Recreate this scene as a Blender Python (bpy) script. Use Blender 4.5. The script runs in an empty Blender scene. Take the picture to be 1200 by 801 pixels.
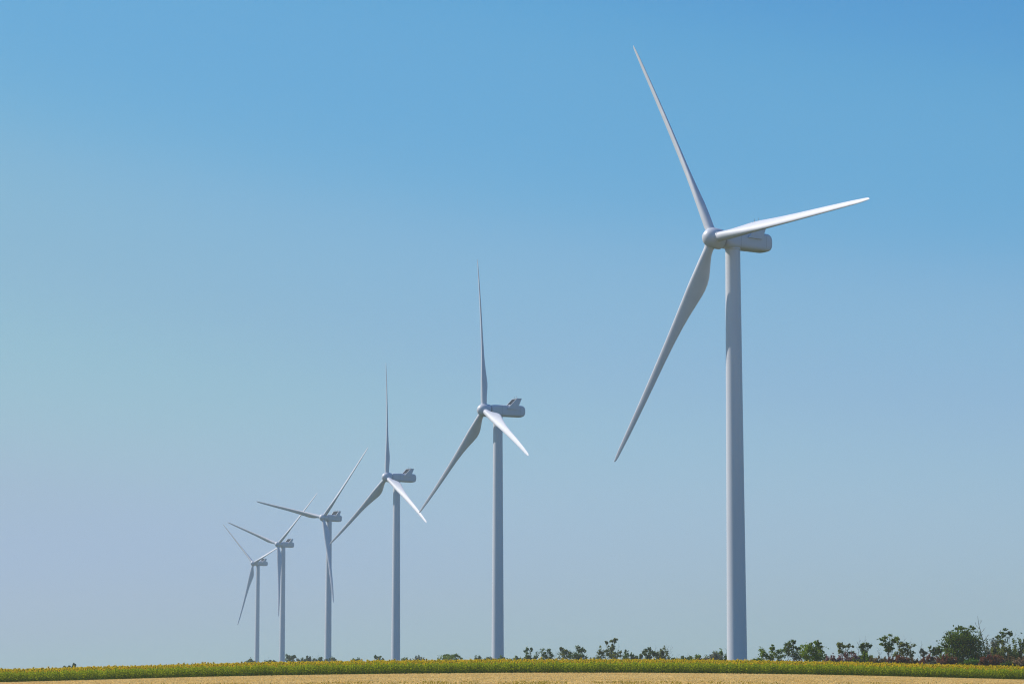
import bpy, math, random
import numpy as np
from mathutils import Vector, Matrix

random.seed(7)
RNG = np.random.default_rng(11)
SC = bpy.context.scene
COL = SC.collection
PI = math.pi

# ------------------------------------------------------------------ camera
F, CX, CY, YE = 3073.0, 600.0, 400.5, 786.0      # focal length in photo pixels (photo 1200 wide), eye-level row
EYE = 1.6
PITCH = math.atan((YE - CY) / F)
cam_d = bpy.data.cameras.new('camera')
cam_d.sensor_width = 36.0
cam_d.lens = 36.0 * F / 1200.0
cam_d.clip_start = 1.0
cam_d.clip_end = 60000.0
cam = bpy.data.objects.new('camera', cam_d)
cam.location = (0, 0, EYE)
cam.rotation_euler = (PI / 2 + PITCH, 0, 0)
COL.objects.link(cam)
SC.camera = cam

def wx(px, d):            # lateral metres of a photo column at distance d
    return (px - CX) / F * d / math.cos(PITCH) * 1.0
def wz(py, d):            # height of a photo row at distance d
    return EYE + d * math.tan(PITCH - math.atan((py - CY) / F))

# ------------------------------------------------------------------ light
SUN_AZ = 22.0     # degrees the sun stands behind the line to the left
SUN_EL = 42.0
s_dir = Vector((-math.cos(math.radians(SUN_AZ)) * math.cos(math.radians(SUN_EL)),
                math.sin(math.radians(SUN_AZ)) * math.cos(math.radians(SUN_EL)),
                math.sin(math.radians(SUN_EL))))
sl = bpy.data.lights.new('sun', 'SUN')
sl.energy = 5.0
sl.angle = math.radians(0.53)
sl.color = (1.0, 0.90, 0.79)
sun = bpy.data.objects.new('sun', sl)
sun.rotation_euler = s_dir.to_track_quat('Z', 'Y').to_euler()
sun.location = (0, 0, 300)
COL.objects.link(sun)

w = bpy.data.worlds.new('World')
SC.world = w
w.use_nodes = True
nt = w.node_tree
nt.nodes.clear()
out = nt.nodes.new('ShaderNodeOutputWorld')
bg = nt.nodes.new('ShaderNodeBackground')
sky = nt.nodes.new('ShaderNodeTexSky')
sky.sky_type = 'NISHITA'
sky.sun_disc = False
sky.sun_elevation = math.radians(SUN_EL)
sky.sun_rotation = math.atan2(s_dir.x, s_dir.y)
sky.altitude = 0
sky.air_density = 1.0
sky.dust_density = 0.3
sky.ozone_density = 4.0
bg.inputs['Strength'].default_value = 0.1
sk_lo = nt.nodes.new('ShaderNodeVectorMath'); sk_lo.operation = 'SCALE'; sk_lo.inputs[3].default_value = 0.1
crv = nt.nodes.new('ShaderNodeRGBCurve')
sk_hi = nt.nodes.new('ShaderNodeVectorMath'); sk_hi.operation = 'SCALE'; sk_hi.inputs[3].default_value = 10.0
CURVES = ([(0, 0), (.10, .015), (.15, .045), (.185, .085), (.205, .115), (.229, .13), (.274, .215), (.307, .245), (.42, .325), (.47, .34), (.584, .345), (1, .37)],
          [(0, 0), (.15, .12), (.25, .24), (.314, .33), (.339, .375), (.382, .40), (.44, .455), (.486, .472), (.55, .515), (.60, .515), (.65, .49), (1, .50)],
          [(0, 0), (.20, .31), (.35, .48), (.46, .60), (.50, .63), (.56, .67), (.63, .685), (.70, .652), (1, .69)])
for ci, pts_ in enumerate(CURVES):
    c_ = crv.mapping.curves[ci]
    c_.points[0].location = pts_[0]; c_.points[1].location = pts_[-1]
    for p_ in pts_[1:-1]: c_.points.new(*p_)
crv.mapping.update()
nt.links.new(sky.outputs[0], sk_lo.inputs[0])
nt.links.new(sk_lo.outputs[0], crv.inputs['Color'])
nt.links.new(crv.outputs[0], sk_hi.inputs[0])
nt.links.new(sk_hi.outputs[0], bg.inputs['Color'])
nt.links.new(bg.outputs[0], out.inputs['Surface'])

vs = SC.view_settings
vs.view_transform = 'Standard'
vs.look = 'None'
vs.gamma = 1.0
vs.exposure = 0.0
vs.use_curve_mapping = False
SC.cycles.use_denoising = True
SC.cycles.denoising_prefilter = 'NONE'
SC.cycles.pixel_filter_type = 'BLACKMAN_HARRIS'
SC.cycles.filter_width = 1.15
SC.cycles.max_bounces = 6
SC.cycles.diffuse_bounces = 3
SC.cycles.volume_bounces = 1
SC.cycles.transparent_max_bounces = 8

# ------------------------------------------------------------------ helpers
def tag(o, label=None, cat=None, group=None, kind=None):
    if label: o['label'] = label
    if cat: o['category'] = cat
    if group: o['group'] = group
    if kind: o['kind'] = kind
    return o

def empty(name, loc, rz=0.0):
    o = bpy.data.objects.new(name, None)
    o.empty_display_size = 1.0
    o.location = loc
    o.rotation_euler = (0, 0, rz)
    COL.objects.link(o)
    return o

def mesh_np(name, V, Fs, mats, mi=None, smooth=False, parent=None, loc=None):
    """V (n,3); Fs (m,k) array or list of lists; mi material index per face"""
    me = bpy.data.meshes.new(name)
    if isinstance(Fs, np.ndarray):
        m, k = Fs.shape
        me.vertices.add(len(V)); me.vertices.foreach_set('co', np.asarray(V, np.float32).ravel())
        me.loops.add(m * k); me.loops.foreach_set('vertex_index', Fs.astype(np.int32).ravel())
        me.polygons.add(m)
        me.polygons.foreach_set('loop_start', np.arange(m, dtype=np.int32) * k)
        me.polygons.foreach_set('loop_total', np.full(m, k, np.int32))
        me.update(calc_edges=True)
    else:
        me.from_pydata([tuple(v) for v in V], [], [tuple(f) for f in Fs])
    if mi is not None:
        me.polygons.foreach_set('material_index', np.asarray(mi, np.int32))
    for mm in (mats if isinstance(mats, (list, tuple)) else [mats]):
        me.materials.append(mm)
    if smooth:
        me.polygons.foreach_set('use_smooth', np.ones(len(me.polygons), bool))
        me.update()
        me.set_sharp_from_angle(angle=math.radians(50))
    me.validate()
    o = bpy.data.objects.new(name, me)
    if loc is not None: o.location = loc
    COL.objects.link(o)
    if parent is not None: o.parent = parent
    return o

def loft(rings, closed_ends=True):
    """rings: list of (n,3) arrays -> verts, faces"""
    n = len(rings[0]); V = np.vstack(rings); Fc = []
    for i in range(len(rings) - 1):
        for j in range(n):
            a, b = i * n + j, i * n + (j + 1) % n
            Fc.append([a, b, b + n, a + n])
    if closed_ends:
        Fc.append(list(range(n))[::-1]); Fc.append([(len(rings) - 1) * n + j for j in range(n)])
    return V, Fc

def merge(parts):
    V, Fc, k = [], [], 0
    for v, f in parts:
        V.append(np.asarray(v, float)); Fc += [[i + k for i in q] for q in f]; k += len(v)
    return np.vstack(V), Fc

def box(x0, x1, y0, y1, z0, z1):
    V = [(x, y, z) for x in (x0, x1) for y in (y0, y1) for z in (z0, z1)]
    return np.array(V, float), [[0, 1, 3, 2], [4, 6, 7, 5], [0, 4, 5, 1], [2, 3, 7, 6], [0, 2, 6, 4], [1, 5, 7, 3]]

def prism(poly, t0, t1):
    """poly in (x,z), extruded in y from t0 to t1"""
    n = len(poly)
    V = [(p[0], t0, p[1]) for p in poly] + [(p[0], t1, p[1]) for p in poly]
    Fc = [list(range(n)), [n + i for i in range(n)][::-1]]
    for i in range(n):
        j = (i + 1) % n
        Fc.append([i, i + n, j + n, j])
    return np.array(V, float), Fc

def tube(path, radii, n=6):
    path = [np.array(p, float) for p in path]
    rings = []
    for i, p in enumerate(path):
        t = path[min(i + 1, len(path) - 1)] - path[max(i - 1, 0)]
        t /= (np.linalg.norm(t) + 1e-9)
        u = np.cross(t, (0.3, 0.9, 0.1)); u /= (np.linalg.norm(u) + 1e-9)
        v = np.cross(t, u)
        a = np.arange(n) / n * 2 * PI
        rings.append(p + radii[i] * (np.cos(a)[:, None] * u + np.sin(a)[:, None] * v))
    return loft(rings)

# ------------------------------------------------------------------ materials
def mat(name, col, rough=0.6, var=0.0, scale=1.0, col2=None, coord='Object', rand=0.0, spec=0.5, detail=4.0, transl=0.0, stretch=None):
    m = bpy.data.materials.new(name)
    m.use_nodes = True
    t = m.node_tree
    b = t.nodes['Principled BSDF']
    b.inputs['Roughness'].default_value = rough
    b.inputs['Specular IOR Level'].default_value = spec
    b.inputs['Base Color'].default_value = (*col, 1)
    if col2 is None and var > 0:
        col2 = tuple(c * (1 + var) for c in col)
        col = tuple(c * (1 - var) for c in col)
    src = None
    if col2 is not None:
        tc = t.nodes.new('ShaderNodeTexCoord')
        no = t.nodes.new('ShaderNodeTexNoise')
        no.inputs['Scale'].default_value = scale
        no.inputs['Detail'].default_value = detail
        if stretch:
            mp = t.nodes.new('ShaderNodeMapping')
            mp.inputs['Scale'].default_value = stretch
            t.links.new(tc.outputs[coord], mp.inputs[0]); t.links.new(mp.outputs[0], no.inputs['Vector'])
        else:
            t.links.new(tc.outputs[coord], no.inputs['Vector'])
        rp = t.nodes.new('ShaderNodeValToRGB')
        rp.color_ramp.elements[0].position = 0.35; rp.color_ramp.elements[1].position = 0.65
        rp.color_ramp.elements[0].color = (*col, 1); rp.color_ramp.elements[1].color = (*col2, 1)
        t.links.new(no.outputs['Fac'], rp.inputs[0])
        src = rp.outputs[0]
    if rand > 0:
        oi = t.nodes.new('ShaderNodeObjectInfo')
        hs = t.nodes.new('ShaderNodeHueSaturation')
        mr = t.nodes.new('ShaderNodeMapRange')
        mr.inputs[3].default_value = 1 - rand; mr.inputs[4].default_value = 1 + rand
        t.links.new(oi.outputs['Random'], mr.inputs[0]); t.links.new(mr.outputs[0], hs.inputs['Value'])
        if src: t.links.new(src, hs.inputs['Color'])
        else: hs.inputs['Color'].default_value = (*col, 1)
        src = hs.outputs[0]
    if src: t.links.new(src, b.inputs['Base Color'])
    if transl > 0:
        tr = t.nodes.new('ShaderNodeBsdfTranslucent')
        mx = t.nodes.new('ShaderNodeMixShader'); mx.inputs[0].default_value = transl
        if src: t.links.new(src, tr.inputs['Color'])
        else: tr.inputs['Color'].default_value = (*col, 1)
        o = t.nodes['Material Output']
        t.links.new(b.outputs[0], mx.inputs[1]); t.links.new(tr.outputs[0], mx.inputs[2]); t.links.new(mx.outputs[0], o.inputs['Surface'])
    return m

M = {}
M['tower'] = mat('tower_paint', (.56, .60, .67), .45, col2=(.61, .65, .715), scale=.35, detail=6, stretch=(1, 1, .12))
M['blade'] = mat('blade_paint', (.54, .575, .64), .55, col2=(.58, .615, .675), scale=.3, detail=6)
M['nacelle'] = mat('nacelle_paint', (.53, .57, .64), .45, col2=(.55, .59, .655), scale=.5, detail=6)
M['seam'] = mat('seam_grey', (.30, .31, .32), .6)
M['dark'] = mat('gap_shade', (.05, .055, .06), .6)
M['radiator'] = mat('radiator_mesh', (.006, .014, .028), .8, col2=(.012, .026, .045), scale=3, spec=.1)
M['white'] = mat('white_paint', (.8, .8, .8), .4)
M['metal'] = mat('mast_metal', (.25, .26, .28), .4)
M['bark'] = mat('bark', (.09, .075, .06), .9, col2=(.15, .13, .11), scale=3)
M['dead'] = mat('dead_wood', (.10, .085, .08), .9, col2=(.17, .15, .14), scale=3)
def leafmat(n, c, c2, tr=.35): return mat(n, c, .65, col2=c2, scale=.8, detail=3, rand=.12, spec=0.0, transl=tr)
M['leaf_green'] = leafmat('leaf_green', (.08, .15, .012), (.24, .32, .03))
M['leaf_deep'] = leafmat('leaf_deep', (.045, .095, .012), (.15, .22, .025))
M['leaf_dark'] = leafmat('leaf_dark', (.055, .11, .02), (.15, .21, .05))
M['leaf_olive'] = leafmat('leaf_olive', (.10, .14, .025), (.24, .26, .06))
M['leaf_silver'] = leafmat('leaf_silver', (.15, .17, .11), (.26, .28, .19))
M['leaf_red'] = leafmat('leaf_red', (.17, .06, .035), (.30, .13, .075))
M['leaf_brown'] = leafmat('leaf_brown', (.13, .10, .04), (.24, .17, .07))
M['leaf_pink'] = leafmat('leaf_pink', (.19, .09, .085), (.30, .17, .16))
M['leaf_straw'] = leafmat('leaf_straw', (.26, .16, .09), (.36, .25, .15))
M['leaf_bright'] = leafmat('leaf_bright', (.09, .19, .02), (.14, .26, .03))
M['sf_leaf'] = mat('sunflower_leaf', (.24, .32, .008), .6, col2=(.46, .51, .016), scale=1.1, detail=4, rand=.15, spec=0.0, coord='Object', transl=.5)
M['sf_stem'] = mat('sunflower_stem', (.12, .20, .02), .6)
M['sf_petal'] = mat('sunflower_petal', (.93, .58, .006), .6, col2=(.98, .70, .01), scale=2, rand=.1, spec=0.0, transl=.4)
M['sf_disc'] = mat('sunflower_disc', (.06, .03, .012), .8, col2=(.14, .07, .02), scale=6)
M['wheat'] = mat('ripe_wheat', (.74, .52, .18), .7, col2=(.92, .72, .34), scale=.35, detail=8, coord='Object', spec=0.0, transl=.35)
M['weed'] = mat('green_weed', (.34, .30, .03), .7, col2=(.56, .44, .08), scale=.6, detail=4, spec=0.0, transl=.25)

# ground: straw field in front, soil under the sunflowers, rough grass beyond
def ground_mat():
    m = bpy.data.materials.new('field_ground'); m.use_nodes = True
    t = m.node_tree; b = t.nodes['Principled BSDF']; b.inputs['Roughness'].default_value = .9; b.inputs['Specular IOR Level'].default_value = 0
    tc = t.nodes.new('ShaderNodeTexCoord'); sp = t.nodes.new('ShaderNodeSeparateXYZ')
    t.links.new(tc.outputs['Object'], sp.inputs[0])
    def noise(sc, a, c):
        n = t.nodes.new('ShaderNodeTexNoise'); n.inputs['Scale'].default_value = sc; n.inputs['Detail'].default_value = 8
        t.links.new(tc.outputs['Object'], n.inputs['Vector'])
        r = t.nodes.new('ShaderNodeValToRGB'); r.color_ramp.elements[0].position = .35; r.color_ramp.elements[1].position = .65
        r.color_ramp.elements[0].color = (*a, 1); r.color_ramp.elements[1].color = (*c, 1)
        t.links.new(n.outputs['Fac'], r.inputs[0]); return r.outputs[0]
    straw = noise(.8, (.50, .35, .12), (.66, .49, .20))
    grass = noise(.02, (.035, .055, .02), (.085, .09, .04))
    def step(at, wd):
        r = t.nodes.new('ShaderNodeMapRange'); r.inputs[1].default_value = at; r.inputs[2].default_value = at + wd
        t.links.new(sp.outputs['Y'], r.inputs[0]); return r.outputs[0]
    def mix(f, a, c):
        x = t.nodes.new('ShaderNodeMix'); x.data_type = 'RGBA'
        t.links.new(f, x.inputs[0]); 
        if isinstance(a, tuple): x.inputs[6].default_value = (*a, 1)
        else: t.links.new(a, x.inputs[6])
        if isinstance(c, tuple): x.inputs[7].default_value = (*c, 1)
        else: t.links.new(c, x.inputs[7])
        return x.outputs[2]
    m1 = mix(step(324.6, .6), straw, (.10, .11, .03))
    m2 = mix(step(366, 4), m1, grass)
    t.links.new(m2, b.inputs['Base Color'])
    return m
M['ground'] = ground_mat()

# ------------------------------------------------------------------ terrain
D0, D1 = 325.0, 365.0         # front and back edge of the sunflower field
_px = np.array([-700, -300, 0, 120, 240, 360, 480, 600, 700, 780, 880, 980, 1080, 1200, 1500, 1900.])
_py = np.array([806, 804, 800, 796.8, 793.2, 791.0, 789.4, 788.5, 788.4, 788.6, 789.6, 791.2, 793.7, 796.8, 802, 804.])
_gx = (_px - CX) / F * D0
_gz = EYE - (_py - YE) / F * D0 
def ridge(x):
    return np.interp(x, _gx, _gz)
def zt(x, y):
    x = np.asarray(x, float); y = np.asarray(y, float)
    g = (ridge(x - 4) + ridge(x) + ridge(x + 4)) / 3
    up = np.clip(y / D0, 0, 1)
    k = np.clip((y - 480) / 450, 0, 1); k = k * k * (3 - 2 * k)
    k2 = np.clip((y - 930) / 1500, 0, 1)
    z = g * up
    return z * (1 - k) + (-3.0) * k - 1.5 * k2

def build_ground():
    xs = np.concatenate([[-6000, -3500, -2000, -1200, -700, -400, -250], np.arange(-180, 181, 3.0), [250, 400, 700, 1200, 2000, 3500, 6000]])
    ys = np.concatenate([[-400, -200, -80, 0, 60, 120], np.arange(150, 500, 5.0), np.arange(500, 1000, 25.0), [1100, 1300, 1600, 2000, 2600, 3500, 5000, 6500]])
    X, Y = np.meshgrid(xs, ys)
    Z = zt(X, Y)
    V = np.stack([X.ravel(), Y.ravel(), Z.ravel()], 1)
    nx, ny = len(xs), len(ys)
    i, j = np.meshgrid(np.arange(nx - 1), np.arange(ny - 1))
    a = (j * nx + i).ravel()
    Fc = np.stack([a, a + 1, a + 1 + nx, a + nx], 1)
    o = mesh_np('ground', V, Fc, M['ground'])
    o.data.polygons.foreach_set('use_smooth', np.ones(len(o.data.polygons), bool))
    tag(o, kind='structure')
build_ground()

# ------------------------------------------------------------------ wind turbines
OV, TILT, CONE, R = 5.358, 0.08175, 0.07333, 55.41
HUB = 94.0

def blade_mesh(coneang, pitch):
    """blade along +Z from the rotor centre; +X = direction of turning (leading edge), +Y = downwind, -Y = upwind"""
    rs = np.array([1.7, 2.6, 3.6, 4.6, 5.8, 7.2, 8.6, 10, 11.5, 13, 15, 18, 21, 25, 30, 35, 40, 45, 49, 52, 53.8, 54.8, 55.25, 55.41])
    ch = np.interp(rs, [1.7, 3.4, 5, 7, 9, 10.5, 12, 14, 17, 20, 25, 30, 37, 43, 50, 53.5, 54.8, 55.2, 55.41],
                       [2.05, 2.1, 2.5, 3.2, 3.8, 4.0, 4.0, 3.7, 3.2, 2.75, 2.3, 2.02, 1.75, 1.5, 1.18, .9, .6, .4, .12])
    th = np.interp(rs, [1.7, 3.4, 5, 7, 9, 12, 18, 30, 45, 55.41], [1, 1, .84, .64, .52, .44, .40, .36, .32, .26])
    lead = np.interp(rs, [1.7, 4, 12, 25, 40, 53, 55.41], [1.03, 1.05, 1.10, .78, .52, .34, .06])
    tw = np.radians(np.interp(rs, [1.7, 4, 7, 10, 13, 16, 20, 25, 30, 43, 55.41], [54, 54, 52, 49, 43, 37, 31, 26, 23, 20, 18]))
    n = 28
    a = np.arange(n) / n * 2 * PI
    rings = []
    for r, c, t, twi, ld in zip(rs, ch, th, tw, lead):
        x = 0.5 * (1 + np.cos(a))                 # 1 = trailing, 0 = leading
        yt = 5 * (0.2969 * np.sqrt(x) - 0.126 * x - 0.3516 * x**2 + 0.2843 * x**3 - 0.1036 * x**4) * np.sign(np.sin(a))
        camber = 0.035 * 4 * x * (1 - x)
        wc = max(float(np.clip((t - .42) / .58, 0, 1)) ** 1.2, float(np.interp(r, [0, 30, 55], [.5, .5, .3])))
        circ = 0.5 * np.sin(a)
        prof = t * yt * (1 - wc) + circ * wc * t + camber * (1 - wc)
        piv = min(.5, ld / c)
        cx = (piv - x) * c                        # + = leading
        ny = prof * c                             # + = downwind (suction) side
        b = pitch + twi
        X = cx * math.cos(b) + ny * math.sin(b)
        Y = -cx * math.sin(b) + ny * math.cos(b)
        q = r / R
        off = R * math.tan(coneang) * (0.62 * q + 0.38 * q ** 2.2)
        zz = r * math.cos(coneang)
        rings.append(np.stack([X, Y - off, np.full(n, zz)], 1))
    V, Fc = loft(rings)
    return V, Fc

def turbine(x, y, yaw, phase, cones, dz, pitch, label):
    H = HUB + dz
    z0 = float(zt(x, y)) - 0.3
    root = empty('wind_turbine', (x, y, z0), -yaw)      # local -Y is upwind, local +X the right side seen from upwind
    tag(root, label, 'wind turbine', 'wind turbines in a row')
    Hl = H - z0
    # tower: tapered steel tube with faint flange rings
    zz = [0.0, .35, .36] + list(np.linspace(1, Hl - 1.6, 25)) + [Hl - 1.5]
    a = np.arange(48) / 48 * 2 * PI
    def rad(z): return np.interp(z, [0, 22, Hl - 1.5], [2.2, 2.04, 1.62])
    rings = [np.stack([np.cos(a) * rad(z) * (1.12 if k < 2 else 1), np.sin(a) * rad(z) * (1.12 if k < 2 else 1), np.full(48, z)], 1) for k, z in enumerate(zz)]
    V, Fc = loft(rings)
    tw_ = mesh_np('tower', V, Fc, M['tower'], smooth=True, parent=root)
    for zf in (22.0, 45.0, 69.0):
        rr = rad(zf)
        rings = [np.stack([np.cos(a) * q, np.sin(a) * q, np.full(48, z)], 1) for q, z in ((rr - .02, zf - .05), (rr + .012, zf - .05), (rr + .012, zf + .05), (rr - .02, zf + .05))]
        V, Fc = loft(rings, False)
        mesh_np('flange_ring', V, Fc, M['tower'], smooth=True, parent=tw_)
    # yaw collar
    rings = [np.stack([np.cos(a) * q, np.sin(a) * q, np.full(48, z)], 1) for q, z in ((1.68, Hl - 1.75), (1.74, Hl - 1.7), (1.74, Hl - 1.35))]
    V, Fc = loft(rings); mesh_np('yaw_collar', V, Fc, M['tower'], smooth=True, parent=root)
    # nacelle, nose toward -Y
    zc = Hl + .45
    secs = [(-2.95, 1.6, 1.65, 2.2), (-2.75, 1.8, 1.85, 2.6), (-2.0, 1.93, 1.98, 4.0), (0, 1.95, 2.0, 5.0), (6.0, 1.95, 2.0, 5.0), (8.4, 1.95, 2.0, 5.5),
            (9.0, 1.93, 1.92, 5.0), (9.4, 1.86, 1.74, 4.5), (9.7, 1.72, 1.46, 4.0), (9.88, 1.52, 1.14, 3.6), (9.96, 1.2, .85, 3.0)]
    b = (np.arange(40) + .5) / 40 * 2 * PI
    rings = []
    for s, hw, hh, e in secs:
        cxs = np.sign(np.cos(b)) * np.abs(np.cos(b)) ** (2 / e) * hw
        czs = np.sign(np.sin(b)) * np.abs(np.sin(b)) ** (2 / e) * hh
        rings.append(np.stack([cxs, np.full(40, s), czs + zc], 1))
    V, Fc = loft(rings)
    nac = mesh_np('nacelle', V, Fc, M['nacelle'], smooth=True, parent=root)
    def band(s, wd, hw, hh, e):
        rr = []
        for ss, k in ((s, -.01), (s, .012), (s + wd, .012), (s + wd, -.01)):
            cxs = np.sign(np.cos(b)) * np.abs(np.cos(b)) ** (2 / e) * (hw + k)
            czs = np.sign(np.sin(b)) * np.abs(np.sin(b)) ** (2 / e) * (hh + k)
            rr.append(np.stack([cxs, np.full(40, ss), czs + zc], 1))
        V, Fc = loft(rr, False); mesh_np('panel_seam', V, Fc, M['seam'], smooth=True, parent=nac)
    band(0.9, .04, 1.95, 2.0, 5.0); band(7.9, .04, 1.95, 2.0, 5.0)
    # dark rotor gap: near-black drum, its colour standing for the shade behind the spinner
    a2 = np.arange(36) / 36 * 2 * PI
    def ringy(y_, r_, zo=0, tilt=0): return np.stack([np.cos(a2) * r_, np.full(36, y_), np.sin(a2) * r_ + zc + zo], 1)
    V, Fc = loft([ringy(-3.9, 1.75), ringy(-3.1, 1.75)])
    mesh_np('rotor_gap_shade', V, Fc, M['dark'], smooth=True, parent=nac)
    # cooler on the roof: two raked side fins, sloping radiator between them, top bar
    zt_ = zc + 2.0
    fin = [(2.6, -1.45), (6.5, -1.55), (8.2, 2.45), (6.3, 2.45)]
    for sgn in (-1, 1):
        V, Fc = prism([(p[0], p[1] + zt_) for p in fin], .03, .30)
        V = V[:, [1, 0, 2]]; V[:, 0] = sgn * (V[:, 0] + 2.0)
        if sgn > 0: Fc = [f[::-1] for f in Fc]
        mesh_np('cooler_fin', V, Fc, M['nacelle'], parent=nac)
    sl_ = (6.3 - 2.6) / (2.45 + 1.45)
    def yf(dzz): return 2.6 + (dzz + 1.45) * sl_
    V, Fc = prism([(yf(-.1) + .12, zt_ - .1), (yf(2.3) + .10, zt_ + 2.3), (yf(2.3) + .40, zt_ + 2.3), (yf(-.1) + .42, zt_ - .1)], -1.99, 1.99)
    V = V[:, [1, 0, 2]]; mesh_np('radiator', V, Fc, M['radiator'], parent=nac)
    V, Fc = box(-1.985, 1.985, yf(2.3), 8.12, zt_ + 2.33, zt_ + 2.44)
    mesh_np('cooler_top', V, Fc, M['nacelle'], parent=nac)
    V, Fc = box(-1.98, 1.98, yf(0) - .15, yf(0) + .08, zt_ - .05, zt_ + .12)
    mesh_np('cooler_sill', V, Fc, M['nacelle'], parent=nac)
    for sx in (-.9, .6):
        V, Fc = tube([(sx, 6.9, zt_ + 2.4), (sx, 6.9, zt_ + 3.5)], [.05, .035], 6)
        mesh_np('sensor_mast', V, Fc, M['metal'], parent=nac)
    for sx in (-1.6, 1.7):
        V, Fc = tube([(sx, 6.6, zt_ + 2.43), (sx, 6.6, zt_ + 2.62), (sx, 6.6, zt_ + 2.8)], [.16, .2, .12], 10)
        mesh_np('beacon_light', V, Fc, M['white'], smooth=True, parent=nac)
    # rotor frame
    ax = Vector((0, -math.cos(TILT), math.sin(TILT)))
    hc = Vector((0, 0, Hl)) + ax * OV
    Mr = Matrix.Translation(hc) @ Matrix.Rotation(-TILT, 4, 'X')
    prof = [(2.05, -1.95), (2.2, -1.9), (2.25, -1.2), (2.26, -.2), (2.2, .5), (2.02, 1.15), (1.7, 1.7), (1.25, 2.15), (.75, 2.42), (.3, 2.54), (.05, 2.56)]
    rings = [np.stack([np.cos(a) * r_, np.full(48, -s_), np.sin(a) * r_], 1) for r_, s_ in prof]
    parts = [loft(rings)]
    V, Fc = merge(parts)
    spn = mesh_np('spinner', V, Fc, M['nacelle'], smooth=True, parent=root)
    spn.matrix_local = Mr @ Matrix.Rotation(0, 4, 'Y')
    for k in range(3):
        t = phase + k * 2 * PI / 3
        V, Fc = blade_mesh(CONE + cones[k], pitch)
        bl = mesh_np('blade', V, Fc, M['blade'], smooth=True, parent=root)
        bl.matrix_local = Mr @ Matrix.Rotation(t, 4, 'Y')
        a3 = np.arange(32) / 32 * 2 * PI
        rings = [np.stack([np.cos(a3) * q, np.sin(a3) * q - .08, np.full(32, z)], 1) for q, z in ((1.12, 1.5), (1.12, 2.30), (1.06, 2.34))]
        V, Fc = loft(rings)
        mesh_np('root_collar', V, Fc, M['nacelle'], smooth=True, parent=bl)

D = math.radians
TURB = [
 (48.393, 567.92, D(56.649), D(-29.607), (.02341, -.01218, -.01953), .884, 'nearest and tallest white wind turbine, far right of the row'),
 (-4.965, 919.36, D(65.907), D(-8.137), (-.0056, .0087, -.0002), -1.904, 'second largest white wind turbine, standing mid field near the photo centre'),
 (-55.061, 1250.29, D(58.545), D(-3.457), (-.0084, .0042, -.0012), -1.209, 'third wind turbine from the right, one blade pointing straight up'),
 (-112.078, 1608.0, D(39.005), D(42.244), (-.0057, .0018, .0019), .283, 'fourth wind turbine from the right, one blade hanging down along its tower'),
 (-170.506, 1958.08, D(40.814), D(49.108), (-.0039, .0117, .0025), .772, 'fifth wind turbine from the right, its lower blade just left of its tower'),
 (-222.849, 2306.86, D(45.05), D(-49.49), (-.0009, 0, .0034), .953, 'smallest and farthest white wind turbine, leftmost in the row'),
]
PITCHES = [0.0] * 6
for T_, pt in zip(TURB, PITCHES):
    turbine(T_[0], T_[1], T_[2], T_[3], T_[4], T_[5], pt, T_[6])

# ------------------------------------------------------------------ trees
def leaf_cloud(clumps, n_per_m3, size, seed, nmin=60, fill=None):
    """leaf faces spread through uneven ellipsoid clumps; clumps: (cx,cy,cz,rx,ry,rz)"""
    rg = np.random.default_rng(seed)
    P = []
    for (cx, cy, cz, rx, ry, rz) in clumps:
        vol = 4.19 * rx * ry * rz
        n = int(max(nmin, vol * n_per_m3 * 2.1))
        # break every clump into tufts with gaps
        k = max(4, int(n / 26))
        u = rg.normal(size=(k, 3)); u /= np.linalg.norm(u, axis=1)[:, None]
        c = u * (rg.uniform(.25, 1.0, k) ** .55)[:, None] * rg.uniform(.78, 1.12, k)[:, None]
        idx = rg.integers(0, k, n)
        tuft = rg.uniform(.13, .26, k)[idx][:, None]
        p = c[idx] + rg.normal(size=(n, 3)) * tuft
        P.append(p * np.array([rx, ry, rz]) * 1.2 + np.array([cx, cy, cz]))
    if fill is not None:
        for (cx, cy, cz, rx, ry, rz) in clumps:
            m = int(nmin * .22)
            q = rg.uniform(0, .75, m)[:, None]
            P.append(np.array([cx, cy, cz]) * (1 - q) + np.array(fill) * q + rg.normal(size=(m, 3)) * np.array([rx, ry, rz]) * .38)
    P = np.vstack(P)
    P = P[P[:, 2] > 0.05]
    n = len(P)
    a = rg.normal(size=(n, 3)); a /= np.linalg.norm(a, axis=1)[:, None]
    b = np.cross(a, rg.normal(size=(n, 3))); b /= np.linalg.norm(b, axis=1)[:, None]
    s = size * rg.uniform(.6, 1.35, n)[:, None]
    a = a * s; b = b * s * .62
    V = np.stack([P - a, P + b * .9, P + a, P - b], 1).reshape(-1, 3)
    Fc = np.arange(n * 4).reshape(n, 4)
    return V, Fc

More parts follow.
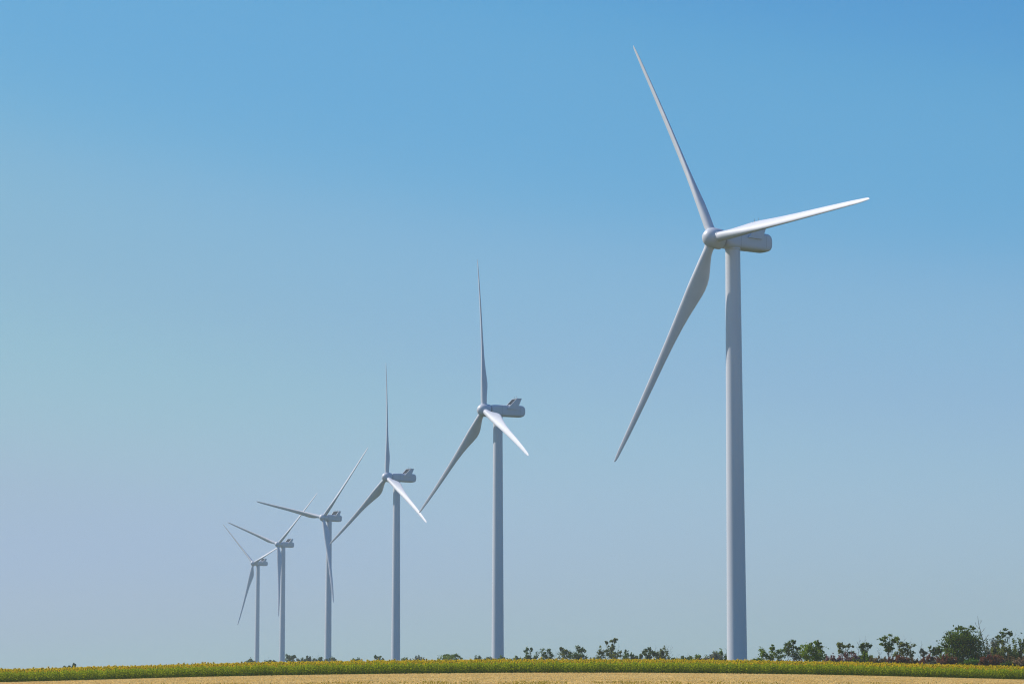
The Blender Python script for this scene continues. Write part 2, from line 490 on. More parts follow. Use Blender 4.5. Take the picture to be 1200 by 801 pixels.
def limbs(base, targets, r0, seed, fork=.35):
    rg = random.Random(seed)
    parts = []
    zmax = max(t[2] for t in targets)
    mx = sum(t[0] for t in targets) / len(targets); my = sum(t[1] for t in targets) / len(targets)
    top = (mx * .6 + base[0] * .4, my, base[2] + (zmax - base[2]) * .8)
    def along(q): return np.array([base[0] + (top[0] - base[0]) * q ** 1.3 + math.sin(q * 5 + seed) * .12, base[1] + (top[1] - base[1]) * q, base[2] + (top[2] - base[2]) * q])
    pts = [along(q) for q in (0, .2, .4, .6, .8, 1)]
    parts.append(tube(pts, [r0, r0 * .85, r0 * .7, r0 * .55, r0 * .38, r0 * .2], 7))
    for t in targets:
        zrel = (t[2] - base[2]) / max(.5, (top[2] - base[2]))
        q = max(.12, min(.85, zrel * rg.uniform(.45, .7)))
        s = along(q); e = np.array(t)
        m = (s + e) / 2 + np.array([(e[0] - s[0]) * .18, 0, -abs(e[0] - s[0]) * .12 + rg.uniform(-.1, .1)])
        rr = r0 * (1 - q) * .55 + .03
        parts.append(tube([s, m, e], [rr, rr * .65, rr * .25], 5))
        for _ in range(3):
            f = e + np.array([rg.uniform(-.6, .6), rg.uniform(-.6, .6), rg.uniform(.0, .6)])
            parts.append(tube([m * .4 + e * .6, f], [rr * .35, .012], 4))
    return merge(parts)

def twigs(base, top, spread, seed, r0, n=9):
    """bare branching crown"""
    rg = random.Random(seed)
    parts = []
    b, t = np.array(base, float), np.array(top, float)
    H = t[2] - b[2]
    def along(q): return b + (t - b) * q + np.array([math.sin(q * 6 + seed) * .03 * H, 0, 0])
    parts.append(tube([along(q) for q in np.linspace(0, 1, 8)], [r0 * (1 - .88 * q) for q in np.linspace(0, 1, 8)], 6))
    for i in range(n):
        q = .35 + .58 * i / n
        s = along(q); sg = -1 if i % 2 else 1
        L = spread * (1.15 - q * .75) * rg.uniform(.7, 1.15)
        dy = rg.uniform(-.7, .7) * L
        m = s + np.array([sg * L * .45, dy * .5, L * .38]); e = s + np.array([sg * L * .8, dy, L * rg.uniform(.8, 1.2)])
        rr = r0 * (1 - q) * .5 + .014
        parts.append(tube([s, m, e], [rr, rr * .7, rr * .3], 5))
        for _ in range(3):
            g = m * .5 + e * .5 if _ else m
            f = g + np.array([rg.uniform(-.5, .8) * sg * L * .5, rg.uniform(-.4, .4) * L, L * rg.uniform(.25, .6)])
            parts.append(tube([g, f], [rr * .4, .01], 4))
    return merge(parts)

_seed = [100]
def plant(name, d, bx, cl, m, label, cat, dens=16, leaf=.2, trunk=.16, bark='bark', group=None, bare=None, extra=None):
    """cl: clumps as photo (col, row, half width, half height) turned into metres at distance d"""
    _seed[0] += 1; sd = _seed[0]
    k = d / F / math.cos(PITCH)
    X = wx(bx, d); Z = float(zt(X, d))
    root = empty(name, (X, d, Z))
    tag(root, label, cat, group)
    rg = random.Random(sd)
    def conv(cs):
        o = []
        for (px, py, rx, ry) in cs:
            RX, RZ = rx * k, ry * k
            RY = (RX + RZ) / 2 * 1.0
            o.append((wx(px, d) - X, rg.uniform(-.5, .5) * RX, wz(py, d) - Z, RX, RY, RZ))
        return o
    if cl and 'shrub' in name:
        xs_ = [c[0] for c in cl]; x0_, x1_ = min(xs_), max(xs_)
        low = min(c[1] - c[3] * .1 for c in cl)
        nn = max(2, int((x1_ - x0_) / 4))
        cl = list(cl) + [(x0_ + (x1_ - x0_) * (i_ + .5) / nn, max(low + 6.0, 774.5), max(2.0, (x1_ - x0_) / nn * .8), 5.5) for i_ in range(nn)]
    if cl:
        C = conv(cl)
        sc = (d / 450.0)
        V, Fc = leaf_cloud(C, dens / sc ** 1.6, leaf * sc ** .8 * .9, sd, 150 if 'shrub' in name else 110,
                           None if 'shrub' in name else (sum(c[0] for c in C) / len(C) * .6, 0, sum(c[2] for c in C) / len(C) * .75))
        mesh_np('crown', V, Fc, M[m], parent=root)
        if extra:
            V, Fc = leaf_cloud(conv(extra[0]), dens / sc ** 1.6, leaf * sc ** .8, sd + 900)
            mesh_np('crown', V, Fc, M[extra[1]], parent=root)
            C = C + conv(extra[0])
        if trunk:
            V, Fc = limbs((0, 0, -.1), [(c[0], c[1], c[2]) for c in C], trunk, sd)
            mesh_np('trunk', V, Fc, M[bark], parent=root)
    if bare:
        for (tx, ty, sp, r0, bx2) in bare:
            V, Fc = twigs((wx(bx2, d) - X, 0.2, -.1), (wx(tx, d) - X, 0.2, wz(ty, d) - Z), sp * k, sd + tx, r0)
            mesh_np('dead_branch' if cl else 'trunk', V, Fc, M['dead'], parent=root)
    return root

def auto(x0, x1, top, bot, n, seed, irr=.2):
    n = int(n * 1.8)
    """uneven clumps filling a crown box in photo pixels"""
    rg = random.Random(seed); W = x1 - x0; Hh = bot - top; o = []
    for i in range(n):
        q = (i + .5) / n
        px = x0 + W * (q + rg.uniform(-.06, .06))
        edge = 1 - abs(2 * q - 1) ** 2 * .35
        h = Hh * edge * rg.uniform(1 - irr, 1.0)
        rx = W / n * rg.uniform(.9, 1.25); ry = max(1.2, h * .5)
        o.append((px, bot - h + ry * .9, rx, ry))
        if h > 8: o.append((px + rg.uniform(-1, 1), bot - h * .25, rx * 1.1, h * .3))
    pk = rg.randrange(n); o.append((o[0][0] + (x1 - x0) * rg.uniform(.3, .7), top + Hh * .16, W / n * .4, Hh * .16))
    return o

B = 780
# --- right-hand group, about 400-460 m away
plant('tree', 440, 1121, [(1121, 757, 17, 14), (1115, 748, 13, 8), (1108, 758, 9, 6), (1124, 737, 11, 3.2), (1116, 736, 6, 2.6), (1131, 736, 5, 2.2), (1106, 743, 4, 2.5), (1134, 759, 10, 13), (1131, 768, 12, 9),
      (1112, 769, 7, 6), (1110, 778, 8, 5), (1122, 778, 10, 5), (1135, 778, 8, 5), (1128, 748, 9, 6), (1099, 755, 2.5, 1.5), (1138, 771, 7, 6)], 'leaf_deep', 'broad dense green tree, biggest and fullest crown on the right of the field', 'tree', dens=28, trunk=.25)
plant('bare_tree', 452, 1147, None, None, 'leafless dead tree with thin grey branches beside the biggest green tree', 'tree', bare=[(1141, 721, 13, .17, 1147), (1133, 745, 5, .07, 1143)])
plant('tree', 455, 1156, auto(1144, 1167, 746, 775, 4, 3), 'leaf_silver', 'silvery grey-green tree just right of the dead bare tree', 'tree', dens=16)
plant('tree', 462, 1170, [(1171, 740, 6, 3), (1166, 744, 4, 2.5), (1176, 743, 3, 2.5), (1160, 745, 3, 2), (1165, 750, 3, 2)], 'leaf_dark', 'thin tree with a small dark tuft of leaves held above the silvery tree', 'tree', dens=20, trunk=.12, bare=[(1184, 737, 5, .04, 1174)])
plant('tree', 446, 1168, auto(1153, 1184, 752, 777, 5, 5), 'leaf_olive', 'wide yellow-green bushy tree below the thin tufted tree', 'tree', dens=15)
plant('tree', 450, 1186, auto(1177, 1196, 748, 777, 4, 6), 'leaf_dark', 'loose dark olive tree left of the one cut by the right edge', 'tree', dens=9, bare=[(1190, 744, 4, .04, 1188)])
plant('tree', 448, 1201, [(1199, 742, 4, 3.5), (1204, 746, 6, 4), (1197, 750, 4, 3), (1203, 756, 8, 6), (1201, 767, 9, 8), (1212, 750, 7, 9), (1212, 766, 8, 9)], 'leaf_olive', 'dark tree cut off by the right edge of the photo', 'tree', dens=10)
plant('shrub', 392, 1131, [(1131, 775, 6, 3.2), (1127, 776, 4, 2.6), (1135, 776, 4, 2.6)], 'leaf_bright', 'small rounded bright green bush at the foot of the biggest tree', 'bush', dens=60, leaf=.14, trunk=.05)
plant('tree', 445, 1088, [(1086, 759, 3.2, 4), (1092, 758, 2.6, 4.5), (1089, 764, 5, 4), (1095, 761, 2, 3)], 'leaf_dark', 'small dark twin-topped tree left of the biggest green tree', 'tree', dens=14, trunk=.08)
plant('tree', 448, 1101, auto(1094, 1108, 759, 778, 3, 8), 'leaf_olive', 'low grey-green tree against the left flank of the biggest tree', 'tree', dens=12, trunk=.08)
plant('tree', 445, 1074, [(1074, 762, 3.4, 2.4), (1076, 765, 2.5, 2)], 'leaf_silver', 'thin pale sapling with a bare pointed tip among the red shrubs', 'tree', dens=5, trunk=.05, bare=[(1072, 750, 4, .05, 1074)])
plant('tree', 440, 1035, [(1036, 747, 8, 3.2), (1030, 748, 4, 2.4), (1042, 749, 5, 3), (1032, 755, 5, 3), (1037, 758, 5, 3), (1034, 761, 3, 2.4), (1029, 754, 3, 2)], 'leaf_green', 'airy green tree with high open crown and bare forked stems', 'tree', dens=15, trunk=.11, bare=[(1022, 757, 5, .05, 1029)])
plant('tree', 446, 1050, [(1047, 753, 4, 3), (1053, 755, 5, 3), (1050, 761, 6, 4), (1059, 757, 5, 3.5), (1056, 765, 6, 4), (1046, 768, 5, 5), (1062, 765, 4, 4), (1044, 749, 3, 2)], 'leaf_olive', 'sparse olive tree touching the airy high-crowned tree on its right', 'tree', dens=10, trunk=.11, bare=[(1052, 743, 6, .05, 1050), (1062, 747, 5, .04, 1057)])
plant('tree', 436, 1006, [(1009, 754, 4, 3), (1006, 760, 3, 4), (1013, 756, 2.5, 2.4), (1002, 756, 2, 2), (1007, 763, 3, 3)], 'leaf_dark', 'slender tree with a dark leafy tuft and two bare forks on top', 'tree', dens=20, trunk=.09, bare=[(1000, 745, 5, .05, 1003), (1010, 744, 5, .05, 1004)])
plant('shrub', 430, 1006, auto(998, 1016, 764, 778, 4, 10), 'leaf_green', 'green bush around the foot of the slender forked tree', 'bush', dens=26, trunk=.06)
plant('tree', 442, 984, [(983, 756, 6, 2.4), (978, 758, 3, 2.5), (989, 756, 4, 2), (980, 763, 2.5, 3), (992, 764, 4, 1.2)], 'leaf_olive', 'small tree with an arched open crown above pink shrubs', 'tree', dens=14, trunk=.07, bare=[(981, 751, 3, .04, 981)])
plant('tree', 425, 949, [(941, 765, 8, 9), (950, 768, 11, 8), (945, 758, 7, 5), (952, 757, 4, 4), (952, 752, 2.4, 2.4), (956, 756, 2.4, 2.6), (945, 754, 1.6, 2.4), (957, 763, 3, 2), (959, 772, 7, 4.5), (938, 773, 6, 5)], 'leaf_green', 'compact green bushy tree with one branch rising to the right', 'tree', dens=30, trunk=.14)
plant('tree', 470, 924, [(924, 761, 8, 7), (922, 754, 3.6, 4), (930, 758, 4, 3), (917, 766, 6, 6), (930, 768, 7, 7), (918, 757, 4, 3), (925, 751.5, 2, 1.8)], 'leaf_dark', 'dark pointed tree left of the compact bushy tree, midway to the tall turbine', 'tree', dens=20, trunk=.14)
plant('tree', 465, 899, [(895, 765, 8, 6), (904, 763, 7, 5), (890, 770, 7, 5), (908, 768, 6, 6), (899, 771, 9, 5), (901, 758, 3, 2.4), (889, 762, 3, 2)], 'leaf_green', 'light green bushy tree closest to the tall turbine on its right', 'tree', dens=17, trunk=.12)
plant('shrub', 480, 880, auto(873, 889, 771, 779, 3, 14), 'leaf_green', 'low green bush touching the right side of the tall turbine base', 'bush', dens=26, trunk=.05)
# red, pink and brown dry shrubs
for (x0, x1, tp, mm, d, lab, nm) in [
    (1141, 1166, 767, 'leaf_red', 396, 'dark red-brown shrub between the bright green bush and the silvery tree', 4),
    (1166, 1184, 769, 'leaf_brown', 400, 'dull brown shrub beneath the wide yellow-green bushy tree', 3),
    (1179, 1206, 770, 'leaf_straw', 388, 'pale straw-brown shrub in the lower right corner', 4),
    (1090, 1112, 768, 'leaf_red', 398, 'red-brown shrub directly left of the biggest green tree', 4),
    (1073, 1092, 768, 'leaf_red', 401, 'reddish shrub below the small twin-topped dark tree', 3),
    (1052, 1076, 769, 'leaf_brown', 403, 'dark brown shrub under the sparse olive tree', 4),
    (1034, 1056, 768, 'leaf_red', 400, 'russet shrub at the foot of the airy high-crowned tree', 4),
    (1014, 1036, 769, 'leaf_brown', 404, 'brown shrub right of the slender forked tree', 4),
    (976, 1000, 766, 'leaf_pink', 405, 'pinkish feathery shrub below the arched open tree', 5),
    (960, 980, 768, 'leaf_pink', 402, 'pale pink dry shrub right of the compact bushy tree', 4),
    (905, 938, 773, 'leaf_red', 405, 'low red shrub in front of the dark pointed tree', 5),
    (880, 908, 774, 'leaf_red', 410, 'low rusty shrub in front of the light green bushy tree', 4),
    (806, 834, 772.5, 'leaf_red', 415, 'low reddish shrub left of the tall turbine base', 4)]:
    plant('dry_shrub', d, (x0 + x1) / 2, auto(x0 - 1, x1 + 1, tp, 783, nm + 3, int(x0), .22), mm, lab, 'shrub', dens=34, leaf=.16, trunk=.04, bark='dead', group='dry shrubs behind the sunflowers')
plant('shrub', 385, 1083, auto(1076, 1091, 774, 781, 3, 22), 'leaf_silver', 'small pale grey-green weed bush in front of the reddish shrubs', 'bush', dens=40, leaf=.14, trunk=.03)
plant('shrub', 385, 1037, auto(1031, 1042, 775, 781, 3, 23), 'leaf_silver', 'tiny pale bush under the airy high-crowned tree', 'bush', dens=40, leaf=.14, trunk=.03)
plant('shrub', 388, 1172, auto(1164, 1182, 775, 781, 3, 24), 'leaf_dark', 'small dark green weed bush near the lower right corner', 'bush', dens=40, leaf=.14, trunk=.03)
plant('shrub', 390, 996, auto(986, 1010, 772, 781, 4, 25), 'leaf_olive', 'low yellow-green bush below the slender forked tree', 'bush', dens=34, leaf=.15, trunk=.03)
# --- between the second and the first tower, 600-700 m away
mid = [
 ('shrub', 640, 840, auto(826, 856, 761, 781, 5, 31), 'leaf_green', 'round green bush against the left side of the tall turbine base', [(849, 753, 4, .06, 849)]),
 ('shrub', 630, 832, auto(826, 843, 763, 779, 3, 32), 'leaf_silver', 'greyish bush among green bushes just left of the tall turbine', None),
 ('shrub', 660, 816, auto(803, 829, 766, 781, 4, 33), 'leaf_green', 'low green bush two bushes left of the tall turbine', [(803, 763, 4, .04, 803)]),
 ('shrub', 665, 798, auto(788, 808, 767, 781, 4, 34), 'leaf_dark', 'dark low bush right of the leafless twigs', None),
 ('tree', 680, 773, auto(766, 781, 759, 779, 3, 35), 'leaf_olive', 'small loose tree with leafless twigs rising on its right', [(778, 754, 8, .07, 776), (783, 755, 7, .06, 782), (791, 764, 5, .04, 790)]),
 ('tree', 670, 758, [(759, 759, 2, 4), (753, 761, 3, 3), (762, 764, 4, 4), (756, 768, 5, 4), (760, 773, 6, 5), (765, 765, 3, 3)], 'leaf_dark', 'small dark ragged tree alone left of the leafless twigs', [(765, 754, 4, .05, 764)]),
 ('shrub', 690, 781, auto(768, 796, 769, 781, 5, 36), 'leaf_olive', 'dull olive low bush under the leafless twigs', None),
 ('shrub', 700, 745, auto(737, 754, 766, 781, 4, 37), 'leaf_dark', 'dark low bush left of the small ragged tree', None),
 ('tree', 700, 732, auto(724, 741, 761, 780, 4, 38), 'leaf_dark', 'broad dark tree right of the tallest ragged tree in the middle', None),
 ('tree', 680, 716, [(716, 750, 3.2, 2.2), (719, 749, 2, 2), (716, 758, 2.2, 4), (710, 764, 6, 4), (717, 768, 8, 6), (703, 760, 3, 4), (702, 768, 6, 6), (709, 750.5, 1.4, 2), (722, 764, 4, 4)], 'leaf_olive', 'tallest ragged tree between the two nearest towers, with tufts on bare stems', [(709, 748, 5, .06, 710), (722, 753, 5, .06, 720), (697, 757, 4, .05, 700)]),
 ('shrub', 730, 694, auto(686, 702, 769, 781, 3, 39), 'leaf_dark', 'low dark bush in the gap left of the tallest ragged tree', [(687, 763, 4, .05, 688)]),
 ('tree', 700, 675, [(674, 758, 5, 3.4), (680, 760, 3.4, 3), (677, 766, 6, 6), (671, 768, 7, 6), (683, 770, 4, 6)], 'leaf_dark', 'rounded dark tree right of its twin midway between the two nearest towers', [(680, 755, 3, .05, 680)]),
 ('tree', 705, 661, [(660, 762, 4, 3), (666, 762, 4, 3), (657, 759, 1.8, 2), (662, 768, 6, 6), (657, 773, 5, 4)], 'leaf_olive', 'brownish-green tree left of the rounded dark tree', None),
 ('tree', 740, 641, [(641, 762, 4, 3.4), (645, 765, 3.4, 3), (636, 764, 3, 3), (640, 771, 7, 5)], 'leaf_dark', 'small dark spreading tree, second crown right of the second tower', [(649, 760, 6, .04, 648), (653, 761, 5, .04, 652)]),
 ('tree', 730, 620, [(617, 760, 2.2, 2.4), (622, 760, 2, 2.4), (619, 766, 4.4, 4), (622, 772, 6, 5), (629, 768, 4, 4), (614, 772, 4, 5)], 'leaf_dark', 'dark twin-peaked tree, first taller crown right of the second tower', None),
 ('shrub', 760, 654, auto(645, 662, 770, 781, 4, 44), 'leaf_green', 'low green bush under the gap beside the spreading tree', None),
 ('shrub', 780, 606, auto(596, 616, 768, 781, 4, 45), 'leaf_green', 'low green bush a little right of the second tower', None),
 ('shrub', 800, 588, auto(576, 601, 769, 781, 5, 46), 'leaf_green', 'low green bush at the foot of the second tower', None),
]
for nm, d, bx, cl, mm, lab, br in mid:
    cl = [(c[0], c[1] + .9, c[2] * 1.05, c[3] * .92) for c in cl]
    plant(nm, d, bx, cl, mm, lab, 'tree' if nm == 'tree' else 'bush', dens=20, leaf=.2, trunk=.12, bare=br)
# --- far left ones, 900-1300 m away
far = [
 ('shrub', 900, 571, auto(566, 577, 767.5, 780, 3, 51), 'leaf_dark', 'small bush touching the left side of the second tower'),
 ('shrub', 900, 560, auto(555, 566, 767.5, 780, 3, 52), 'leaf_dark', 'flat-topped small bush, second left of the second tower'),
 ('tree', 860, 530, [(531, 766, 5, 3.4), (523, 768, 7, 3.6), (538, 769, 6, 4), (528, 772, 12, 5), (541, 773, 5, 3.5), (519, 773, 5, 3.5)], 'leaf_green', 'dense rounded green tree alone between the second and third tower'),
 ('shrub', 900, 549, auto(544, 555, 772, 780, 3, 54), 'leaf_dark', 'low bush on the right of the dense rounded green tree'),
 ('tree', 1000, 491, auto(481, 502, 766, 780, 5, 55), 'leaf_silver', 'greyish see-through tree between the third tower and the dense round tree'),
 ('shrub', 1050, 475, auto(471, 480, 769, 780, 3, 56), 'leaf_dark', 'small dark bush just right of the third tower'),
 ('tree', 1100, 446, [(446, 769, 4.6, 3), (443, 768, 2, 2.4), (449, 772, 4, 4)], 'leaf_dark', 'small round tree just left of the third tower'),
 ('shrub', 1150, 421, auto(414, 428, 770, 780, 4, 58), 'leaf_dark', 'low bush halfway between the third and fourth tower'),
 ('shrub', 1200, 391, auto(386, 397, 769, 780, 3, 59), 'leaf_dark', 'small bush touching the right side of the fourth tower'),
 ('shrub', 1200, 379, auto(373, 384, 768, 780, 3, 60), 'leaf_dark', 'bush with a bare twig at the left foot of the fourth tower'),
 ('tree', 1180, 361, auto(353, 371, 766.5, 780, 4, 61), 'leaf_dark', 'bluish bush-like tree, the right one of a pair between fourth and fifth tower'),
 ('tree', 1180, 344, [(347, 768, 3.6, 3), (341, 769, 3, 3), (344, 773, 6, 4)], 'leaf_dark', 'bluish tree, the left one of a pair between fourth and fifth tower'),
 ('shrub', 1250, 319, auto(314, 328, 771.5, 780, 4, 63), 'leaf_dark', 'very low bush at the left foot of the fifth tower'),
 ('shrub', 1250, 300, auto(292, 306, 770.5, 780, 4, 64), 'leaf_dark', 'small bush in front of the foot of the leftmost tower'),
 ('shrub', 900, 95, [(95, 778, 1.4, 3.2), (94, 781, 2, 3)], 'leaf_dark', 'tiny upright bush peeking over the flowers far left'),
 ('shrub', 900, 86, [(86, 781, 3.4, 3), (84, 780, 1.6, 2)], 'leaf_dark', 'low wide bush just left of the tiny upright one'),
 ('shrub', 900, 27, [(26.5, 784, 1.6, 2.6)], 'leaf_dark', 'tiny bush tip nearest the left edge of the photo'),
]
for nm, d, bx, cl, mm, lab in far:
    cl = [(c[0], c[1] + 1.0, c[2] * .92, c[3] * .85) for c in cl]
    plant(nm, d, bx, cl, mm, lab, 'tree' if nm == 'tree' else 'bush', dens=26, leaf=.19, trunk=.12,
          bare=[(376, 764, 4, .08, 376)] if bx == 379 else ([(317, 768.5, 5, .05, 318)] if bx == 319 else None))

# ------------------------------------------------------------------ sunflowers
def sunflower_arrays(seed, h, az, lod=False):
    """returns V, F(tris), material index per face; 0 stem 1 leaf 2 petal 3 disc"""
    rg = random.Random(seed)
    V, Fc, mi = [], [], []
    def tri(p, q, r, m):
        k = len(V); V.extend([p, q, r]); Fc.append((k, k + 1, k + 2)); mi.append(m)
    lean = (rg.uniform(-.06, .06), rg.uniform(-.06, .06))
    hx, hy = lean[0] * h, lean[1] * h
    # stem
    for a in (0, 2.1, 4.2):
        a2 = a + 2.1; r = .018
        p0 = (math.cos(a) * r, math.sin(a) * r, .0); p1 = (math.cos(a2) * r, math.sin(a2) * r, p0[2])
        q0 = (hx + p0[0] * .6, hy + p0[1] * .6, h); q1 = (hx + p1[0] * .6, hy + p1[1] * .6, h)
        tri(p0, p1, q1, 0); tri(p0, q1, q0, 0)
    # leaves
    nl = 7 if lod else 18
    for i in range(nl):
        q = (.06 + .86 * i / nl) if lod else (.03 + .87 * i / nl)
        a = i * 2.4 + rg.uniform(-.4, .4)
        L = rg.uniform(.22, .34) * (1.3 - .5 * q) * 1.15; W = L * .42
        ca, sa = math.cos(a), math.sin(a)
        z = h * q; ox, oy = hx * q, hy * q
        if lod: L *= 1.3; W *= 1.5
        up = rg.uniform(-.02, .1); dr = rg.uniform(.02, .16)
        s = (ox + ca * .03, oy + sa * .03, z)
        m1 = (ox + ca * L * .5 - sa * W, oy + sa * L * .5 + ca * W, z + up)
        m2 = (ox + ca * L * .5 + sa * W, oy + sa * L * .5 - ca * W, z + up)
        mc = (ox + ca * L * .5, oy + sa * L * .5, z + up - .03)
        e = (ox + ca * L * 1.1, oy + sa * L * 1.1, z - dr)
        tri(s, m1, mc, 1); tri(s, mc, m2, 1); tri(m1, e, mc, 1); tri(mc, e, m2, 1)
    # head: disc and ring of petals facing (az) and nodding
    nod = rg.uniform(-.55, .25)
    n = Vector((math.cos(az) * math.cos(nod), math.sin(az) * math.cos(nod), -math.sin(nod) + .15)).normalized()
    u = n.cross(Vector((0, 0, 1))).normalized(); v = n.cross(u)
    c = Vector((hx, hy, h)) + n * .04
    rd, rp = rg.uniform(.05, .07), rg.uniform(.145, .185)
    k = 6 if lod else 8
    P = [c + (u * math.cos(t) + v * math.sin(t)) * rd + n * .012 for t in [j / k * 2 * PI for j in range(k)]]
    for j in range(k):
        tri(tuple(c + n * .03), tuple(P[j]), tuple(P[(j + 1) % k]), 3)
    kp = 8 if lod else 14
    for j in range(kp):
        t = j / kp * 2 * PI; w_ = .5 * 2 * PI / kp * 1.25
        r2 = rp * rg.uniform(.85, 1.1)
        A = c + (u * math.cos(t - w_) + v * math.sin(t - w_)) * rd * .9
        Bq = c + (u * math.cos(t + w_) + v * math.sin(t + w_)) * rd * .9
        E_ = c + (u * math.cos(t) + v * math.sin(t)) * r2 + n * rg.uniform(-.02, .05)
        Mi = c + (u * math.cos(t + w_ * .8) + v * math.sin(t + w_ * .8)) * r2 * .7
        tri(tuple(A), tuple(Bq), tuple(E_), 2); tri(tuple(Bq), tuple(Mi), tuple(E_), 2)
    # green calyx behind
    for j in range(4):
        t = j * PI / 2
        A = c + (u * math.cos(t) + v * math.sin(t)) * rd * 1.5 - n * .02
        Bq = c + (u * math.cos(t + PI / 2) + v * math.sin(t + PI / 2)) * rd * 1.5 - n * .02
        tri(tuple(A), tuple(Bq), tuple(c - n * .07), 1)
    return np.array(V), np.array(Fc), np.array(mi)

SFM = [M['sf_stem'], M['sf_leaf'], M['sf_petal'], M['sf_disc']]
protos = []
for i in range(12):
    az = -PI / 2 + random.uniform(-1.3, 1.3)
    V, Fc, mi = sunflower_arrays(500 + i, 1.32 + .06 * (i * 5 % 7), az)
    protos.append((V, Fc, mi))
NF = 290
proto_objs = []
xa, xb = wx(-3, D0), wx(1203, D0)
for i in range(NF):
    q = i % 12
    if i < 12:
        o = mesh_np('sunflower', protos[q][0], protos[q][1], SFM, protos[q][2])
        proto_objs.append(o)
    else:
        o = proto_objs[q].copy(); COL.objects.link(o)
    x = xa + (xb - xa) * (i + .5) / NF + random.uniform(-.1, .1)
    y = D0 + random.uniform(-.12, .12)
    o.location = (x, y, float(zt(x, y)) - .02)
    s = random.uniform(.92, 1.07)
    o.scale = (s, s, s * random.uniform(.97, 1.04))
    o.rotation_euler = (0, 0, random.uniform(-.5, .5))
    tag(o, 'yellow sunflower on a leafy green stem in the front row beside the wheat', 'sunflower', 'sunflowers of the front row')

def batch(pts, lod, nvar, seed, hrange=(1.26, 1.70)):
    """many plants in one array set"""
    rg = np.random.default_rng(seed)
    vs_ = [sunflower_arrays(seed * 50 + k, 1.6, -PI / 2 + random.uniform(-1.4, 1.4), lod) for k in range(nvar)]
    which = rg.integers(0, nvar, len(pts))
    VV, FF, MM, k = [], [], [], 0
    for vi in range(nvar):
        sel = pts[which == vi]
        if not len(sel): continue
        V, Fc, mi = vs_[vi]
        a = rg.uniform(-.6, .6, len(sel)); s = rg.uniform(*hrange, len(sel)) / 1.6 * np.where(rg.uniform(size=len(sel)) < .04, 1.1, 1.0)
        ca, sa = np.cos(a)[:, None], np.sin(a)[:, None]
        X = (V[None, :, 0] * ca - V[None, :, 1] * sa) * s[:, None] + sel[:, 0:1]
        Y = (V[None, :, 0] * sa + V[None, :, 1] * ca) * s[:, None] + sel[:, 1:2]
        Z = V[None, :, 2] * s[:, None] + sel[:, 2:3]
        VV.append(np.stack([X, Y, Z], 2).reshape(-1, 3))
        off = (np.arange(len(sel)) * len(V))[:, None, None] + k
        FF.append((Fc[None] + off).reshape(-1, 3)); MM.append(np.tile(mi, len(sel)))
        k += len(sel) * len(V)
    return np.vstack(VV), np.vstack(FF), np.concatenate(MM)

def field_points(y0, y1, x0, x1, row, step, seed):
    rg = np.random.default_rng(seed)
    ys = np.arange(y0, y1, row); P = []
    for y in ys:
        xs = np.arange(x0, x1, step); xs = xs + rg.uniform(-.12, .12, len(xs)); yy = y + rg.uniform(-.1, .1, len(xs))
        P.append(np.stack([xs, yy, zt(xs, yy)], 1))
    return np.vstack(P)
near_pts = np.vstack([field_points(D0 + .55, D0 + 4.4, -72, 72, .7, .38, 1),
                      field_points(D0, D0 + 4.4, -110, xa - .2, .7, .42, 2), field_points(D0, D0 + 4.4, xb + .2, 110, .7, .42, 3)])
V1, F1, M1 = batch(near_pts, False, 8, 3)
far_pts = field_points(D0 + 4.7, D1, -100, 100, .75, .45, 4)
V2, F2, M2 = batch(far_pts, True, 8, 4, (1.34, 1.68))
o = mesh_np('sunflower_field', np.vstack([V1, V2]), np.vstack([F1, F2 + len(V1)]), SFM, np.concatenate([M1, M2]))
tag(o, 'dense band of yellow sunflowers with green leaves behind the front row', 'sunflowers', kind='stuff')

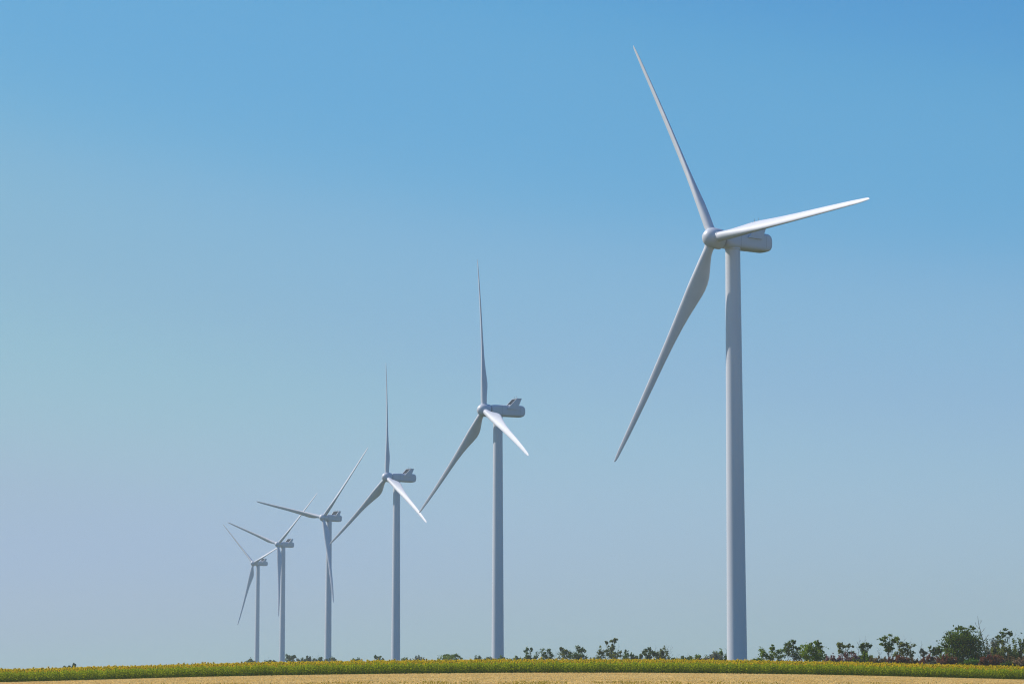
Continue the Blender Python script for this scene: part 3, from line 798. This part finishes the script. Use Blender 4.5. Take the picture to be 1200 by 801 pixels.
# ------------------------------------------------------------------ wheat and weeds
def straw(pts, h0, h1, width, nb, seed, spread=.08, lean=.2):
    rg = np.random.default_rng(seed)
    n = len(pts) * nb
    P = np.repeat(pts, nb, 0) + np.stack([rg.normal(0, spread, n), rg.normal(0, spread, n), np.full(n, -.02)], 1)
    a = rg.uniform(0, 2 * PI, n); h = rg.uniform(h0, h1, n); ln = rg.normal(0, lean, (n, 2)) * h[:, None]
    wv = np.stack([np.cos(a), np.sin(a) * .3, np.zeros(n)], 1) * (width * rg.uniform(.6, 1.4, n))[:, None]
    T = P + np.stack([ln[:, 0], ln[:, 1], h], 1)
    V = np.stack([P - wv * .6, P + wv * .6, T + wv, T - wv], 1).reshape(-1, 3)
    return V, np.arange(n * 4).reshape(n, 4)
rg = np.random.default_rng(5)
nw = 90000
yy = 150 + (D0 - .35 - 150) * rg.uniform(0, 1, nw) ** .9
xx = rg.uniform(-1, 1, nw) * (yy * .235 + 6)
pts = np.stack([xx, yy, zt(xx, yy)], 1)
V, Fc = straw(pts, .05, .16, .04, 4, 6, spread=.16, lean=.8)
o = mesh_np('wheat_stubble', V, Fc, M['wheat'])
tag(o, 'dry golden wheat stubble across the foreground', 'stubble', kind='stuff')
nw = 1500
yy = rg.uniform(150, 190, nw)
xx = rg.normal(0, 1, nw) * 14 + 2
keep = (np.sin(xx * .9) + np.sin(xx * 2.3 + 1) + rg.normal(0, .6, nw)) > -.1
xx, yy = xx[keep], yy[keep]
pts = np.stack([xx, yy, zt(xx, yy)], 1)
V, Fc = straw(pts, .08, .22, .03, 5, 8, spread=.3)
o = mesh_np('weeds', V, Fc, M['weed'])
tag(o, 'yellow-green weeds growing through the stubble at the bottom', 'weeds', kind='stuff')

# ------------------------------------------------------------------ haze
HAZE = 0.0
HAZE_D = 1.25e-4
if HAZE_D > 0:
    V, Fc = box(-6050, 6050, -420, 6550, -6.5, 175)
    hm = bpy.data.materials.new('haze_air'); hm.use_nodes = True
    t = hm.node_tree; t.nodes.clear()
    ho = t.nodes.new('ShaderNodeOutputMaterial'); pv = t.nodes.new('ShaderNodeVolumePrincipled')
    pv.inputs['Color'].default_value = (.72, .82, .86, 1)
    pv.inputs['Density'].default_value = HAZE_D
    pv.inputs['Anisotropy'].default_value = 0.2
    t.links.new(pv.outputs[0], ho.inputs['Volume'])
    o = mesh_np('haze', V, Fc, hm)
    tag(o, 'thin pale haze over the plain', 'haze', kind='stuff')
